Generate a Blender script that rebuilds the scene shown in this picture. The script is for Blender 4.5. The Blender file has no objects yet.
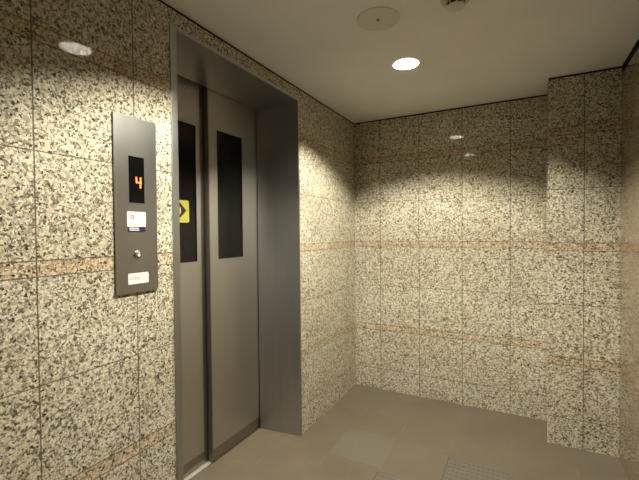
import bpy, bmesh, math, random
from mathutils import Matrix, Vector

scene = bpy.context.scene
COL = scene.collection

# ---------------------------------------------------------------- camera, world, exposure
cam_data = bpy.data.cameras.new('camera')
cam = bpy.data.objects.new('camera', cam_data)
COL.objects.link(cam)
cam_data.sensor_fit = 'HORIZONTAL'
cam_data.sensor_width = 36.0
cam_data.lens = 382.68 * 36.0 / 639.0
cam_data.clip_start = 0.02
_f = Vector((-0.46671927, 0.88417849, -0.02003799))
_r = Vector((0.88440424, 0.46663732, -0.00887435))
_u = Vector((-0.00150396, 0.02186351, 0.99975983))
m = Matrix.Identity(4)
for i in range(3):
    m[i][0], m[i][1], m[i][2] = _r[i], _u[i], -_f[i]
m[0][3], m[1][3], m[2][3] = 1.3509, -3.2576, 1.4086
cam.matrix_world = m
scene.camera = cam

world = bpy.data.worlds.new('world')
scene.world = world
world.use_nodes = True
world.node_tree.nodes['Background'].inputs[0].default_value = (1.0, 0.95, 0.85, 1)
world.node_tree.nodes['Background'].inputs[1].default_value = 0.02

scene.view_settings.view_transform = 'Standard'
scene.view_settings.look = 'None'
scene.view_settings.gamma = 1.0
scene.view_settings.use_curve_mapping = False
scene.view_settings.exposure = 0.0

LAMP_COLOR = (1.0, 0.94, 0.815)
LAMP_STRENGTH = 39000.0

H = 2.4            # ceiling height
FRONT = -4.3       # end of the lobby behind the camera
RW = 1.8847        # right wall
PIER_X, PIER_Y = 1.5036, -0.3323
D1, D2 = -0.3208, -0.3581     # faces of the two sliding doors


# ---------------------------------------------------------------- material helpers
def rgba(c):
    return (c[0], c[1], c[2], 1.0)


class NT:
    def __init__(self, name):
        self.m = bpy.data.materials.new(name)
        self.m.use_nodes = True
        self.t = self.m.node_tree
        self.b = self.t.nodes['Principled BSDF']

    def n(self, kind, **kw):
        x = self.t.nodes.new(kind)
        for k, v in kw.items():
            setattr(x, k, v)
        return x

    def put(self, sock, v):
        if isinstance(v, bpy.types.NodeSocket):
            self.t.links.new(v, sock)
        else:
            sock.default_value = v

    def math(self, op, a, b=None, c=None, clamp=False):
        x = self.n('ShaderNodeMath', operation=op)
        x.use_clamp = clamp
        self.put(x.inputs[0], a)
        if b is not None:
            self.put(x.inputs[1], b)
        if c is not None:
            self.put(x.inputs[2], c)
        return x.outputs[0]

    def mix(self, f, a, b, blend='MIX'):
        x = self.n('ShaderNodeMix', data_type='RGBA', blend_type=blend)
        self.put(x.inputs[0], f)
        self.put(x.inputs[6], a if isinstance(a, bpy.types.NodeSocket) else rgba(a))
        self.put(x.inputs[7], b if isinstance(b, bpy.types.NodeSocket) else rgba(b))
        return x.outputs[2]

    def ramp(self, f, stops, mode='LINEAR'):
        x = self.n('ShaderNodeValToRGB')
        x.color_ramp.interpolation = mode
        e = x.color_ramp.elements
        while len(e) < len(stops):
            e.new(0.5)
        for el, (p, c) in zip(e, stops):
            el.position = p
            el.color = rgba(c)
        self.put(x.inputs[0], f)
        return x.outputs[0]

    def noise(self, vec, scale, detail=2.0, rough=0.5):
        x = self.n('ShaderNodeTexNoise')
        self.put(x.inputs['Vector'], vec)
        x.inputs['Scale'].default_value = scale
        x.inputs['Detail'].default_value = detail
        x.inputs['Roughness'].default_value = rough
        return x

    def coords(self):
        g = self.n('ShaderNodeTexCoord')
        s = self.n('ShaderNodeSeparateXYZ')
        self.t.links.new(g.outputs['Object'], s.inputs[0])
        return g.outputs['Object'], s.outputs

    def line(self, v, positions, half):
        """1 where v lies within half of one of the positions"""
        out = None
        for p in positions:
            c = self.math('COMPARE', v, p, half)
            out = c if out is None else self.math('MAXIMUM', out, c)
        return out if out is not None else 0.0

    def bump(self, height, strength, dist):
        x = self.n('ShaderNodeBump')
        x.inputs['Strength'].default_value = strength
        x.inputs['Distance'].default_value = dist
        self.put(x.inputs['Height'], height)
        self.t.links.new(x.outputs[0], self.b.inputs['Normal'])


def plain(name, color, rough=0.5, metal=0.0, spec=0.5, emit=None, strength=0.0):
    k = NT(name)
    k.b.inputs['Base Color'].default_value = rgba(color)
    k.b.inputs['Roughness'].default_value = rough
    k.b.inputs['Metallic'].default_value = metal
    k.b.inputs['Specular IOR Level'].default_value = spec
    if emit:
        k.b.inputs['Emission Color'].default_value = rgba(emit)
        k.b.inputs['Emission Strength'].default_value = strength
    return k.m


BAND = [0.531, 1.275, 2.0195]
BAND_H = 0.0512
HJ = [z for b in BAND for z in (b, b + BAND_H)] + [0.1845, 0.9285, 1.6735]


def granite(name, axis, joints, shade=(1, 1, 1), flat=0.0):
    k = NT(name)
    co, xyz = k.coords()
    h, z = xyz[axis], xyz[2]
    # warp the coordinates so that the grains are lobed rather than polygonal
    w = k.noise(co, 85.0, 3.0)
    add = k.n('ShaderNodeVectorMath', operation='MULTIPLY_ADD')
    k.put(add.inputs[0], w.outputs['Color'])
    add.inputs[1].default_value = (0.021, 0.021, 0.021)
    k.put(add.inputs[2], co)
    v = k.n('ShaderNodeTexVoronoi', feature='F1')
    k.put(v.inputs['Vector'], add.outputs[0])
    v.inputs['Scale'].default_value = 148.0
    sep = k.n('ShaderNodeSeparateColor')
    k.put(sep.inputs[0], v.outputs['Color'])
    pick = sep.outputs[0]
    base = k.ramp(pick, [(0.0, (0.055, 0.051, 0.038)), (0.06, (0.150, 0.140, 0.102)), (0.19, (0.275, 0.256, 0.188)),
                         (0.34, (0.43, 0.395, 0.29)), (0.52, (0.60, 0.55, 0.415)), (0.77, (0.74, 0.69, 0.54))], 'CONSTANT')
    pink = k.ramp(pick, [(0.0, (0.055, 0.043, 0.030)), (0.06, (0.17, 0.130, 0.080)), (0.18, (0.32, 0.225, 0.125)),
                         (0.35, (0.47, 0.335, 0.185)), (0.60, (0.60, 0.435, 0.255)), (0.84, (0.68, 0.57, 0.39))], 'CONSTANT')
    fine = k.noise(co, 210.0, 3.0, 0.65)
    fr = k.n('ShaderNodeMapRange')
    k.put(fr.inputs[0], fine.outputs[0])
    fr.inputs[1].default_value, fr.inputs[2].default_value = 0.30, 0.70
    fr.inputs[3].default_value, fr.inputs[4].default_value = 0.72, 1.22
    band = None
    for b in BAND:
        c = k.math('COMPARE', z, b + BAND_H / 2, BAND_H / 2)
        band = c if band is None else k.math('MAXIMUM', band, c)
    pn = k.noise(co, 9.0, 2.0)
    col = k.mix(k.math('MULTIPLY', band, k.math('MULTIPLY_ADD', pn.outputs[0], 1.1, -0.02, clamp=True)), base, pink)
    grey = k.n('ShaderNodeCombineColor')
    for i in range(3):
        k.put(grey.inputs[i], fr.outputs[0])
    col = k.mix(1.0, col, grey.outputs[0], 'MULTIPLY')
    # slow drift of tone over a slab
    big = k.noise(co, 3.2, 2.0)
    tone = k.ramp(big.outputs[0], [(0.35, (0.93, 0.90, 0.86)), (0.65, (1.0, 1.0, 1.0))])
    col = k.mix(1.0, col, tone, 'MULTIPLY')
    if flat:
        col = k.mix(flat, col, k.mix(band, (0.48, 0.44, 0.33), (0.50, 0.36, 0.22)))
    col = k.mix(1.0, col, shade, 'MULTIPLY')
    jz = k.line(z, HJ, 0.0019)
    jh = k.line(h, joints, 0.0023)
    j = k.math('MAXIMUM', jz, jh)
    col = k.mix(k.math('MULTIPLY', j, 0.9), col, (0.070, 0.048, 0.028))
    k.put(k.b.inputs['Base Color'], col)
    k.put(k.b.inputs['Roughness'], k.math('MULTIPLY_ADD', j, 0.5, 0.045))
    k.b.inputs['Specular IOR Level'].default_value = 0.45
    return k.m


M = {}
M['granite_left'] = granite('polished_granite_left', 1, [-2.6092 - 0.3536 * i for i in range(5)] + [-2.2556])
M['granite_back'] = granite('polished_granite_back', 0, [0.2416, 0.5837, 0.9289, 1.2751, 1.7011])
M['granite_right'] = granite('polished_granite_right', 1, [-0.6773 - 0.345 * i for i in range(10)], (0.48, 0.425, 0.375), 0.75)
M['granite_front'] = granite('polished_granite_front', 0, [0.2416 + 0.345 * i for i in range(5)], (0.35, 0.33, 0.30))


def ceiling_mat():
    k = NT('painted_ceiling')
    co, xyz = k.coords()
    n = k.noise(co, 2.5, 3.0)
    col = k.ramp(n.outputs[0], [(0.3, (0.77, 0.765, 0.74)), (0.7, (0.83, 0.825, 0.80))])
    k.put(k.b.inputs['Base Color'], col)
    k.b.inputs['Roughness'].default_value = 0.8
    k.b.inputs['Specular IOR Level'].default_value = 0.2
    f = k.noise(co, 160.0, 2.0)
    k.bump(f.outputs[0], 0.10, 0.002)
    return k.m


M['ceiling'] = ceiling_mat()

FJX = [-0.0833, 0.2617, 0.607, 0.952, 1.297, 1.642]
FJY = [-0.055 - 0.345 * i for i in range(13)]


def floor_mat():
    k = NT('brown_floor_tile')
    co, (x, y, z) = k.coords()
    n = k.noise(co, 3.0, 4.0, 0.6)
    col = k.ramp(n.outputs[0], [(0.3, (0.130, 0.107, 0.072)), (0.7, (0.163, 0.135, 0.091))])
    g = k.noise(co, 260.0, 2.0, 0.7)
    gr = k.ramp(g.outputs[0], [(0.3, (0.86, 0.86, 0.86)), (0.7, (1.1, 1.1, 1.1))])
    col = k.mix(1.0, col, gr, 'MULTIPLY')
    # one replaced tile of a greener, greyer stone
    soft = k.noise(co, 22.0, 3.0)
    inx = k.math('COMPARE', x, 0.4344, 0.172)
    iny = k.math('COMPARE', y, -0.923, 0.172)
    patch = k.math('MULTIPLY', k.math('MULTIPLY', inx, iny), k.math('MULTIPLY_ADD', soft.outputs[0], 0.8, -0.02, clamp=True))
    col = k.mix(patch, col, (0.158, 0.162, 0.120))
    j = k.math('MAXIMUM', k.line(x, FJX, 0.0022), k.line(y, FJY, 0.0022))
    worn = k.noise(co, 6.0, 2.0)
    wf = k.n('ShaderNodeMapRange')
    k.put(wf.inputs[0], worn.outputs[0])
    wf.inputs[1].default_value, wf.inputs[2].default_value = 0.48, 0.72
    wf.inputs[3].default_value, wf.inputs[4].default_value = 0.03, 0.7
    col = k.mix(k.math('MULTIPLY', j, wf.outputs[0]), col, (0.235, 0.20, 0.14))
    k.put(k.b.inputs['Base Color'], col)
    k.put(k.b.inputs['Roughness'], k.math('MULTIPLY_ADD', n.outputs[0], 0.15, 0.42))
    k.b.inputs['Specular IOR Level'].default_value = 0.4
    k.bump(g.outputs[0], 0.12, 0.002)
    return k.m


M['floor'] = floor_mat()


def steel(name, color, rough, grain=None, aniso=0.0, bump=0.0):
    k = NT(name)
    co, xyz = k.coords()
    mp = k.n('ShaderNodeMapping')
    k.put(mp.inputs['Vector'], co)
    mp.inputs['Scale'].default_value = grain or (1, 1, 1)
    n = k.noise(mp.outputs[0], 140.0, 2.0, 0.6)
    lo = tuple(c * 0.965 for c in color)
    hi = tuple(min(1, c * 1.035) for c in color)
    k.put(k.b.inputs['Base Color'], k.ramp(n.outputs[0], [(0.3, lo), (0.7, hi)]))
    k.b.inputs['Metallic'].default_value = 1.0
    k.put(k.b.inputs['Roughness'], k.math('MULTIPLY_ADD', n.outputs[0], 0.10, rough - 0.05))
    k.b.inputs['Anisotropic'].default_value = aniso
    if bump:
        k.bump(n.outputs[0], bump, 0.001)
    return k.m


M['steel_etched'] = steel('etched_stainless', (0.53, 0.50, 0.455), 0.44, (1, 1, 1), 0.0, 0.30)
M['steel_plain'] = steel('plain_stainless', (0.33, 0.305, 0.26), 0.36, (1, 1, 0.02))
M['steel_frame'] = steel('hairline_stainless_frame', (0.475, 0.482, 0.475), 0.38, (0.5, 0.5, 0.01))
M['steel_panel'] = steel('hairline_stainless_panel', (0.40, 0.395, 0.365), 0.36, (0.05, 0.05, 0.005))
M['steel_sill'] = steel('worn_sill_metal', (0.50, 0.475, 0.40), 0.40, (1, 0.05, 1))
M['steel_sill'].node_tree.nodes['Principled BSDF'].inputs['Metallic'].default_value = 0.3
M['chrome'] = plain('button_chrome', (0.62, 0.60, 0.55), 0.22, 1.0)
M['groove'] = plain('dark_groove', (0.015, 0.013, 0.01), 0.7)
M['edge'] = plain('dark_tile_edge', (0.07, 0.06, 0.045), 0.7)  # dark strip along the left and far edges of a tactile tile
M['reveal'] = plain('black_shadow_gap', (0.008, 0.008, 0.008), 0.9, 0, 0.1)
M['black_gloss'] = plain('black_display_glass', (0.004, 0.004, 0.004), 0.12, 0, 0.35)
M['digit'] = plain('orange_led', (0.2, 0.03, 0.01), 0.5, 0, 0.2, (1.0, 0.13, 0.02), 5.5)
M['white'] = plain('white_sticker', (0.86, 0.83, 0.74), 0.45)
M['navy'] = plain('navy_print', (0.018, 0.016, 0.06), 0.4)
M['red'] = plain('red_print', (0.62, 0.14, 0.09), 0.5)
M['grey_print'] = plain('grey_print', (0.36, 0.34, 0.31), 0.5)
M['pale_print'] = plain('pale_print', (0.46, 0.44, 0.40), 0.5)
M['yellow'] = plain('yellow_sticker', (0.40, 0.375, 0.05), 0.45)
M['black_print'] = plain('black_print', (0.012, 0.012, 0.012), 0.5)
M['olive_print'] = plain('olive_print', (0.22, 0.19, 0.02), 0.5)
M['arrow_white'] = plain('button_arrow_white', (0.85, 0.83, 0.78), 0.4)
M['lamp'] = plain('lamp_bulb', (1, 1, 1), 0.5, 0, 0.2, LAMP_COLOR, LAMP_STRENGTH)
M['can'] = plain('downlight_baffle', (0.026, 0.0255, 0.0245), 0.7, 0, 0.05)
M['trim_ring'] = plain('downlight_ring', (0.72, 0.70, 0.64), 0.5)
M['plate'] = plain('tan_cover_plate', (0.65, 0.63, 0.56), 0.6, 0, 0.3)
M['screw'] = plain('dull_screw', (0.20, 0.18, 0.14), 0.5, 0.4)
M['detector'] = plain('ivory_plastic', (0.60, 0.59, 0.51), 0.45)
M['tactile'] = plain('grey_tactile_tile', (0.150, 0.133, 0.100), 0.6, 0, 0.3)


def glass_mat():
    k = NT('dark_wired_glass')
    co, (x, y, z) = k.coords()
    def wires(s):
        d = k.math('ADD', k.math('MULTIPLY', y, s), z)
        fr = k.math('FRACT', k.math('MULTIPLY', d, 62.0))
        return k.math('LESS_THAN', fr, 0.22)
    lines = wires(1.0)
    k.put(k.b.inputs['Base Color'], k.mix(lines, (0.003, 0.003, 0.0025), (0.032, 0.030, 0.025)))
    k.b.inputs['Roughness'].default_value = 0.10
    k.b.inputs['Specular IOR Level'].default_value = 0.2
    return k.m


M['glass'] = glass_mat()


# ---------------------------------------------------------------- mesh helpers
def link(name, bm, mat, parent=None, bevel=0.0, smooth=False):
    if bevel:
        bmesh.ops.bevel(bm, geom=[e for e in bm.edges if e.calc_length() > bevel * 2.2], offset=bevel, segments=2,
                        affect='EDGES', profile=0.6, clamp_overlap=True)
    bmesh.ops.recalc_face_normals(bm, faces=bm.faces)
    me = bpy.data.meshes.new(name)
    bm.to_mesh(me)
    bm.free()
    me.materials.append(mat)
    if smooth:
        for p in me.polygons:
            p.use_smooth = True
        if hasattr(me, 'set_sharp_from_angle'):
            me.set_sharp_from_angle(angle=math.radians(35))
    o = bpy.data.objects.new(name, me)
    COL.objects.link(o)
    if parent:
        o.parent = parent
        o.matrix_parent_inverse = Matrix.Translation(parent.location).inverted()
    return o


def box(bm, x0, x1, y0, y1, z0, z1):
    vs = [bm.verts.new((x, y, z)) for x in (x0, x1) for y in (y0, y1) for z in (z0, z1)]
    for f in ((0, 1, 3, 2), (4, 6, 7, 5), (0, 4, 5, 1), (2, 3, 7, 6), (0, 2, 6, 4), (1, 5, 7, 3)):
        bm.faces.new([vs[i] for i in f])
    return bm


def prism(bm, pts, axis, a, b):
    """extrude a closed outline (in the two other axes) from a to b along axis"""
    def v(p, t):
        q = list(p)
        q.insert(axis, t)
        return bm.verts.new(q)
    lo = [v(p, a) for p in pts]
    hi = [v(p, b) for p in pts]
    n = len(pts)
    bm.faces.new(lo[::-1])
    bm.faces.new(hi)
    for i in range(n):
        bm.faces.new((lo[i], lo[(i + 1) % n], hi[(i + 1) % n], hi[i]))
    return bm


def rounded(u0, u1, v0, v1, r, n=5):
    pts = []
    for cu, cv, a0 in ((u1 - r, v1 - r, 0), (u0 + r, v1 - r, 90), (u0 + r, v0 + r, 180), (u1 - r, v0 + r, 270)):
        for i in range(n + 1):
            a = math.radians(a0 + 90 * i / n)
            pts.append((cu + r * math.cos(a), cv + r * math.sin(a)))
    return pts


def lathe(bm, prof, center, n=48, cap_ends=False, axis=2):
    """revolve (radius, height) pairs round an axis through center"""
    rings = []
    for r, h in prof:
        ring = []
        if r < 1e-6:
            q = [0, 0]
            q.insert(axis, h)
            ring = [bm.verts.new(Vector(center) + Vector(q))]
        else:
            for i in range(n):
                a = 2 * math.pi * i / n
                q = [r * math.cos(a), r * math.sin(a)]
                q.insert(axis, h)
                ring.append(bm.verts.new(Vector(center) + Vector(q)))
        rings.append(ring)
    for A, B in zip(rings, rings[1:]):
        for i in range(n):
            j = (i + 1) % n
            if len(A) == 1 and len(B) == 1:
                continue
            if len(A) == 1:
                bm.faces.new((A[0], B[i], B[j]))
            elif len(B) == 1:
                bm.faces.new((A[i], A[j], B[0]))
            else:
                bm.faces.new((A[i], A[j], B[j], B[i]))
    return bm


def new():
    return bmesh.new()


def tag(o, label, cat, group=None):
    o['label'] = label
    o['category'] = cat
    if group:
        o['group'] = group
    return o


def thing(name, loc, label, cat, group=None):
    o = bpy.data.objects.new(name, None)
    o.empty_display_size = 0.1
    o.location = loc
    o['kind'] = 'thing'
    COL.objects.link(o)
    return tag(o, label, cat, group)


def structure(o):
    o['kind'] = 'structure'
    return o


# ---------------------------------------------------------------- the room
LIGHTS = [(0.7468, -1.0), (0.7468, -2.04)]
LR = 0.0740

# frame outline of the elevator opening (shared by wall and frame)
FL, FLI, FR, FRI = -2.0759, -2.0420, -0.9938, -1.0085
FT, FTI = 2.3209, 2.3018

bm = new()
box(bm, -0.06, RW + 0.06, FRONT - 0.06, 0.06, -0.06, 0.0)
box(bm, -0.3195, -0.06, FL, FR, -0.06, 0.0)
structure(link('floor', bm, M['floor']))

# ceiling with round cut-outs for the two downlights
bm = new()
edges = []
def loop(pts):
    vs = [bm.verts.new((p[0], p[1], H)) for p in pts]
    for i in range(len(vs)):
        edges.append(bm.edges.new((vs[i], vs[(i + 1) % len(vs)])))
loop([(-0.12, FRONT - 0.12), (RW + 0.12, FRONT - 0.12), (RW + 0.12, 0.12), (-0.12, 0.12)])
for lx, ly in LIGHTS:
    loop([(lx + LR * math.cos(2 * math.pi * i / 64), ly + LR * math.sin(2 * math.pi * i / 64)) for i in range(64)])
bmesh.ops.triangle_fill(bm, edges=edges, use_beauty=True)
ret = bmesh.ops.extrude_face_region(bm, geom=bm.faces[:])
bmesh.ops.translate(bm, verts=[g for g in ret['geom'] if isinstance(g, bmesh.types.BMVert)], vec=(0, 0, 0.012))
structure(link('ceiling', bm, M['ceiling']))

WT = H - 0.012      # the cladding stops short of the ceiling: a black shadow gap
bm = new()
box(bm, -0.06, 0.0, FRONT, FL, 0, WT)
box(bm, -0.06, 0.0, FL, FR, FT, WT)
box(bm, -0.06, 0.0, FR, 0.06, 0, WT)
structure(link('wall_left', bm, M['granite_left']))

bm = new()
prism(bm, [(0.0, 0.06), (0.0, 0.0), (PIER_X, 0.0), (PIER_X, PIER_Y), (RW + 0.06, PIER_Y), (RW + 0.06, 0.06)], 2, 0, WT)
structure(link('wall_back', bm, M['granite_back']))

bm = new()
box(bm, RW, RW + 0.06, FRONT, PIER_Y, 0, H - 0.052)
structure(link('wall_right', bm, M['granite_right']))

bm = new()
box(bm, 0.0, RW, FRONT - 0.06, FRONT, 0, WT)
structure(link('wall_front', bm, M['granite_front']))

# black strips at the back of the shadow gap
for i, (x0, x1, y0, y1, z0) in enumerate(((-0.058, -0.003, FRONT, 0.0, WT), (0.0, PIER_X, 0.003, 0.058, WT), (PIER_X + 0.003, RW + 0.058, PIER_Y + 0.003, PIER_Y + 0.058, WT),
                                          (RW + 0.003, RW + 0.058, FRONT, PIER_Y, H - 0.052), (PIER_X + 0.003, PIER_X + 0.058, PIER_Y + 0.06, 0.0, WT))):
    bm = new()
    box(bm, x0, x1, y0, y1, z0, H)
    structure(link('trim_%d' % (i + 1), bm, M['reveal']))

# ---------------------------------------------------------------- elevator frame
fr = thing('elevator_surround', (0, (FL + FR) / 2, 0), 'deep grey stainless steel surround lining the elevator doorway in the granite wall', 'door frame')
bm = new()
prism(bm, [(0.007, FR), (0.007, FRI), (-0.314, -1.0454), (-0.314, -1.020), (-0.02, FR), ], 2, 0, FT)
link('jamb', bm, M['steel_frame'], fr, 0.0015)
bm = new()
prism(bm, [(0.007, FL), (0.007, FLI), (-0.314, -2.020), (-0.314, -2.05), (-0.02, FL)], 2, 0, FT)
link('jamb', bm, M['steel_frame'], fr, 0.0015)
bm = new()
prism(bm, [(0.007, FT), (0.007, FTI), (-0.314, 2.279), (-0.314, 2.30), (-0.02, FT)], 1, FLI, FRI)
link('header', bm, M['steel_frame'], fr, 0.0015)

# sill with the two running grooves
sill = thing('elevator_sill', (-0.36, -1.53, 0), 'worn metal threshold with dark grooves under the elevator doors', 'door sill')
bm = new()
for x0, x1 in ((-0.418, -0.392), (-0.380, -0.3555), (-0.3555, -0.3300)):
    box(bm, x0, x1, -2.04, -1.03, -0.04, 0.001)
link('threshold_bar', bm, M['steel_sill'], sill)
bm = new()
box(bm, -0.392, -0.380, -2.04, -1.03, -0.04, -0.012)
box(bm, -0.3300, -0.3195, -2.04, -1.03, -0.04, -0.012)
link('groove', bm, M['groove'], sill)


# ---------------------------------------------------------------- sliding doors
def sheet_with_hole(bm, x0, x1, y0, y1, z0, z1, hole):
    hy0, hy1, hz0, hz1 = hole
    ys, zs = [y0, hy0, hy1, y1], [z0, hz0, hz1, z1]
    grid = {}
    for x in (x0, x1):
        for i, y in enumerate(ys):
            for j, z in enumerate(zs):
                grid[x, i, j] = bm.verts.new((x, y, z))
    for i in range(3):
        for j in range(3):
            if (i, j) == (1, 1):
                continue
            for x in (x0, x1):
                bm.faces.new([grid[x, i, j], grid[x, i + 1, j], grid[x, i + 1, j + 1], grid[x, i, j + 1]])
    def side(a, b):
        bm.faces.new([grid[x0, *a], grid[x0, *b], grid[x1, *b], grid[x1, *a]])
    for k in range(3):
        side((k, 0), (k + 1, 0)); side((k, 3), (k + 1, 3)); side((0, k), (0, k + 1)); side((3, k), (3, k + 1))
    side((1, 1), (2, 1)); side((1, 2), (2, 2)); side((1, 1), (1, 2)); side((2, 1), (2, 2))
    return bm


def door_panel(face, y0, y1, win, margins, label):
    d = thing('sliding_elevator_panel', (face, (y0 + y1) / 2, 0.006), label, 'elevator door', 'sliding elevator door panels')
    lm, rm, bmg = margins
    bm = new()
    sheet_with_hole(bm, face - 0.0345, face - 0.0015, y0, y1, 0.006, 2.300, win)
    link('door_leaf', bm, M['steel_plain'], d)
    bm = new()
    sheet_with_hole(bm, face - 0.0015, face, y0 + lm, y1 - rm, 0.006 + bmg, 2.298, win)
    link('etched_facing', bm, M['steel_etched'], d)
    bm = new()
    box(bm, face - 0.014, face - 0.006, win[0], win[1], win[2], win[3])
    pane = link('window_pane', bm, M['glass'], d)
    pane['label'] = 'black wired glass pane'
    bm = new()
    w = 0.004
    box(bm, face - 0.006, face + 0.0008, win[0], win[0] + w, win[2], win[3])
    box(bm, face - 0.006, face + 0.0008, win[1] - w, win[1], win[2], win[3])
    box(bm, face - 0.006, face + 0.0008, win[0] + w, win[1] - w, win[2], win[2] + w)
    box(bm, face - 0.006, face + 0.0008, win[0] + w, win[1] - w, win[3] - w, win[3])
    link('window_gasket', bm, M['reveal'], d)
    return d


front_door = door_panel(D1, -1.517, -1.000, (-1.4426, -1.2050, 1.2480, 2.0470), (0.005, 0.004, 0.075),
                        'brushed steel sliding elevator door with wide clear black window, overlapping in front')
rear_door = door_panel(D2, -2.050, -1.4700, (-1.815, -1.5830, 1.2420, 2.0450), (0.020, 0.080, 0.075),
                       'brushed steel sliding elevator door partly behind the other, yellow arrow sticker on its window')

# yellow arrow sticker on the rear door's pane
sx = D2 - 0.006
bm = new()
prism(bm, rounded(-1.762, -1.6365, 1.472, 1.600, 0.010), 0, sx, sx + 0.0012)
stk = link('warning_sticker', bm, M['yellow'], rear_door)
stk['label'] = 'yellow sticker with a black arrow'
ax = sx + 0.0012
bm = new()
# bold arrow head pointing right, open at the back
outline = [(-1.7100, 1.5900), (-1.7000, 1.5830), (-1.6560, 1.5400), (-1.7000, 1.5010), (-1.7180, 1.5010), (-1.7180, 1.5135),
           (-1.7030, 1.5160), (-1.6960, 1.5270), (-1.6960, 1.5520), (-1.7030, 1.5620), (-1.7180, 1.5680), (-1.7180, 1.5830)]
prism(bm, outline, 0, ax, ax + 0.0006)
link('arrow', bm, M['black_print'], stk)
bm = new()
random.seed(4)
yy = -1.720
while yy < -1.66:
    w = random.uniform(0.003, 0.007)
    z0 = 1.482 + random.uniform(0, 0.004)
    box(bm, ax, ax + 0.0004, yy, yy + w, z0, z0 + random.uniform(0.004, 0.008))
    yy += w + 0.004
link('small_print', bm, M['olive_print'], stk)

# ---------------------------------------------------------------- call panel
PX = 0.008
pan = thing('elevator_call_panel', (0, -2.2548, 1.52), 'tall grey metal hall panel with orange number display and call button on granite wall', 'call panel')
bm = new()
prism(bm, rounded(-2.3482, -2.1613, 1.1773, 1.8662, 0.002, 2), 0, 0.0002, PX)
link('face_plate', bm, M['steel_panel'], pan, 0.001)
bm = new()
box(bm, PX - 0.002, PX + 0.0010, -2.2885, -2.2205, 1.5310, 1.7120)
disp = link('floor_display', bm, M['black_gloss'], pan)
disp['label'] = 'black display with an orange number 4'
bm = new()
gx0, gx1 = PX + 0.0010, PX + 0.0018
s = 0.10                       # slant of the digit
def bar(y0, z0, y1, z1, w):
    dy, dz = y1 - y0, z1 - z0
    L = math.hypot(dy, dz)
    ny, nz = -dz / L * w / 2, dy / L * w / 2
    prism(bm, [(y0 + ny, z0 + nz), (y0 - ny, z0 - nz), (y1 - ny, z1 - nz), (y1 + ny, z1 + nz)], 0, gx0, gx1)
bar(-2.2570, 1.6330, -2.2555, 1.6120, 0.0060)
bar(-2.2580, 1.6115, -2.2330, 1.6115, 0.0055)
bar(-2.2370, 1.6330, -2.2390, 1.5900, 0.0060)
dg = link('digit_four', bm, M['digit'], disp)

# white notice with a navy strip
bm = new()
prism(bm, rounded(-2.2995, -2.2170, 1.4370, 1.4960, 0.004), 0, PX, PX + 0.0010)
nt = link('notice_sticker', bm, M['white'], pan)
nt['label'] = 'white notice sticker with a navy strip'
bm = new()
prism(bm, rounded(-2.2960, -2.2200, 1.4160, 1.4370, 0.002), 0, PX, PX + 0.0010)
strip = link('navy_strip', bm, M['navy'], nt)
px = PX + 0.0010
def patch(name, rects, mat, parent, x=None):
    b = new()
    x = px if x is None else x
    for y0, y1, z0, z1 in rects:
        box(b, x, x + 0.0004, y0, y1, z0, z1)
    return link(name, b, mat, parent)
def frame_rects(y0, y1, z0, z1, w):
    return [(y0, y0 + w, z0, z1), (y1 - w, y1, z0, z1), (y0 + w, y1 - w, z0, z0 + w), (y0 + w, y1 - w, z1 - w, z1)]
patch('red_emblem', frame_rects(-2.2845, -2.2700, 1.4680, 1.4830, 0.0040), M['red'], nt)
rects = [(-2.2475, -2.2350, 1.4765, 1.4795)]
for z in (1.4530, 1.4445):
    for y in (-2.2870, -2.2765, -2.2720):
        rects.append((y, y + 0.0030, z, z + 0.0026))
for q in rects:
    patch('print_mark', [q], M['grey_print'], nt)
patch('pale_lines', frame_rects(-2.2560, -2.2260, 1.4410, 1.4600, 0.0010) + [(-2.2510, -2.2310, 1.4450, 1.4470)], M['pale_print'], nt)
rects = []
random.seed(9)
for z in (1.4290, 1.4215):
    y = -2.2905
    while y < -2.2500:
        w = random.uniform(0.0022, 0.0038)
        rects.append((y, y + w, z, z + 0.0042))
        y += w + 0.0010
patch('white_print', rects, M['white'], nt)

# call button with its up arrow
bc = (PX, -2.2560, 1.3260)
bm = new()
lathe(bm, [(0.0, 0.0), (0.0165, 0.0), (0.0165, 0.003), (0.0150, 0.0042), (0.0132, 0.0042), (0.0128, 0.0022), (0.0, 0.0022)], bc, 40, axis=0)
btn = link('call_button', bm, M['chrome'], pan, smooth=True)
bm = new()
lathe(bm, [(0.0124, 0.0022), (0.0120, 0.0062), (0.0090, 0.0076), (0.0, 0.0080)], bc, 40, axis=0)
link('button_cap', bm, M['steel_plain'], btn, smooth=True)
bm = new()
cy, cz = bc[1], bc[2]
prism(bm, [(cy, cz + 0.0062), (cy - 0.0072, cz - 0.0010), (cy - 0.0030, cz - 0.0010), (cy - 0.0030, cz - 0.0060),
           (cy + 0.0030, cz - 0.0060), (cy + 0.0030, cz - 0.0010), (cy + 0.0072, cz - 0.0010)], 0, PX + 0.0070, PX + 0.0088)
link('up_arrow', bm, M['arrow_white'], btn)

# silver-white name label at the bottom
bm = new()
prism(bm, rounded(-2.2990, -2.2085, 1.2125, 1.2545, 0.002), 0, PX, PX + 0.0010)
lb = link('small_label', bm, M['white'], pan)
rects = [(-2.2950, -2.2480, 1.2478, 1.2490), (-2.2420, -2.2130, 1.2478, 1.2490)]
random.seed(12)
y = -2.2920
while y < -2.2440:
    w = random.uniform(0.003, 0.006)
    rects += [(y, y + 0.0012, 1.2270, 1.2400), (y, y + w, 1.2385, 1.2400), (y + w * .5, y + w * .5 + 0.001, 1.2290, 1.2385)]
    y += w + 0.003
rects += frame_rects(-2.2360, -2.2150, 1.2230, 1.2420, 0.0014) + frame_rects(-2.2300, -2.2210, 1.2280, 1.2370, 0.0012)
patch('faint_print', rects, M['pale_print'], lb)


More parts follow.
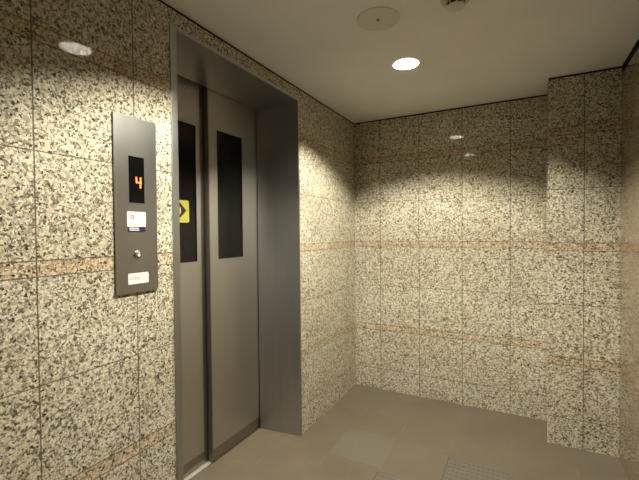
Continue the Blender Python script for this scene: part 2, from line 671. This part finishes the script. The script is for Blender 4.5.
# ---------------------------------------------------------------- ceiling fittings
def downlight(x, y, label):
    d = thing('downlight', (x, y, H), label, 'ceiling light', 'recessed ceiling downlights')
    bm = new()
    lathe(bm, [(LR - 0.001, -0.001), (LR - 0.002, 0.035), (LR - 0.008, 0.080), (0.040, 0.105), (0.0, 0.105), (0.0, 0.108), (0.042, 0.108), (LR - 0.005, 0.082), (LR, 0.035), (LR, 0.010)], (x, y, H), 64)
    link('reflector', bm, M['can'], d, smooth=True)
    bm = new()
    lathe(bm, [(LR - 0.002, 0.0), (LR - 0.002, -0.003), (LR + 0.006, -0.003), (LR + 0.009, -0.0002), (LR - 0.002, -0.0002)], (x, y, H), 64)
    link('trim_ring', bm, M['trim_ring'], d, smooth=True)
    bm = new()
    bmesh.ops.create_icosphere(bm, subdivisions=2, radius=0.0105, matrix=Matrix.Translation((x, y, H + 0.046)))
    link('bulb', bm, M['lamp'], d, smooth=True)
    bm = new()
    lathe(bm, [(0.0, 0.056), (0.010, 0.056), (0.010, 0.104), (0.0, 0.104)], (x, y, H), 24)
    link('lamp_holder', bm, M['can'], d, smooth=True)
    return d


downlight(*LIGHTS[0], 'round glowing recessed downlight in the ceiling near the back wall')
downlight(*LIGHTS[1], 'round recessed downlight in the ceiling straight in front of the elevator doors')

pc = (0.758, -1.530)
pl = thing('ceiling_cover_plate', (pc[0], pc[1], H), 'round flat tan cover plate with centre screw on the ceiling', 'cover plate')
bm = new()
lathe(bm, [(0.0, -0.0001), (0.100, -0.0001), (0.100, -0.0025), (0.098, -0.004), (0.0, -0.004)], (*pc, H), 64)
link('plate', bm, M['plate'], pl, smooth=True)
bm = new()
lathe(bm, [(0.0, -0.004), (0.009, -0.004), (0.008, -0.0065), (0.0, -0.0075)], (*pc, H), 24)
box(bm, pc[0] - 0.007, pc[0] + 0.007, pc[1] - 0.001, pc[1] + 0.001, H - 0.0082, H - 0.007)
link('screw', bm, M['screw'], pl, smooth=True)

dc = (1.103, -1.528, H)
sd = thing('smoke_detector', dc, 'ivory plastic smoke detector with black slots at the top edge of the ceiling', 'smoke detector')
bm = new()
lathe(bm, [(0.0, -0.0001), (0.062, -0.0001), (0.062, -0.008), (0.058, -0.014), (0.044, -0.019), (0.0, -0.019)], dc, 56)
link('base', bm, M['detector'], sd, smooth=True)
bm = new()
lathe(bm, [(0.0, -0.019), (0.034, -0.019), (0.034, -0.035), (0.0, -0.035)], dc, 40)
link('sensor_core', bm, M['reveal'], sd, smooth=True)
for k in range(8):
    bm = new()
    a0 = 2 * math.pi * k / 8 - 1.35
    pts = [(dc[0] + q * math.cos(a0 + t), dc[1] + q * math.sin(a0 + t)) for q, t in ((0.0345, -0.10), (0.038, -0.10), (0.038, 0.10), (0.0345, 0.10))]
    prism(bm, pts, 2, H - 0.035, H - 0.019)
    link('guard_rib', bm, M['detector'], sd)
bm = new()
lathe(bm, [(0.0, -0.035), (0.038, -0.035), (0.038, -0.038), (0.032, -0.041), (0.015, -0.043), (0.0, -0.0435)], dc, 48)
link('cap', bm, M['detector'], sd, smooth=True)


# ---------------------------------------------------------------- tactile tiles in the floor
def tactile(x0, y0, label):
    t = 0.343
    o = thing('tactile_tile', (x0 + t / 2, y0 - t / 2, 0), label, 'tactile tile', 'tactile floor tiles')
    bm = new()
    box(bm, x0, x0 + t, y0 - t, y0, 0.0002, 0.003)
    link('tile_plate', bm, M['tactile'], o)
    bm = new()
    n = 13
    for i in range(n):
        for j in range(9):
            cx = x0 + t * (i + 0.5) / n
            cy = y0 - t * (j + 0.5) / 9
            box(bm, cx - 0.0085, cx + 0.0085, cy - 0.0150, cy + 0.0150, 0.0030, 0.0055)
    link('raised_bars', bm, M['tactile'], o)
    bm = new()
    box(bm, x0 - 0.006, x0, y0 - t, y0, 0.0002, 0.0012)
    box(bm, x0 - 0.006, x0 + t * 0.45, y0, y0 + 0.005, 0.0002, 0.0012)
    link('dark_edge', bm, M['edge'], o)
    return o


tactile(0.957, -0.797, 'ribbed grey tactile paving tile in the brown floor, the farther one toward the right')
tactile(0.612, -1.142, 'ribbed grey tactile paving tile at the bottom edge of the floor, nearer the elevator')
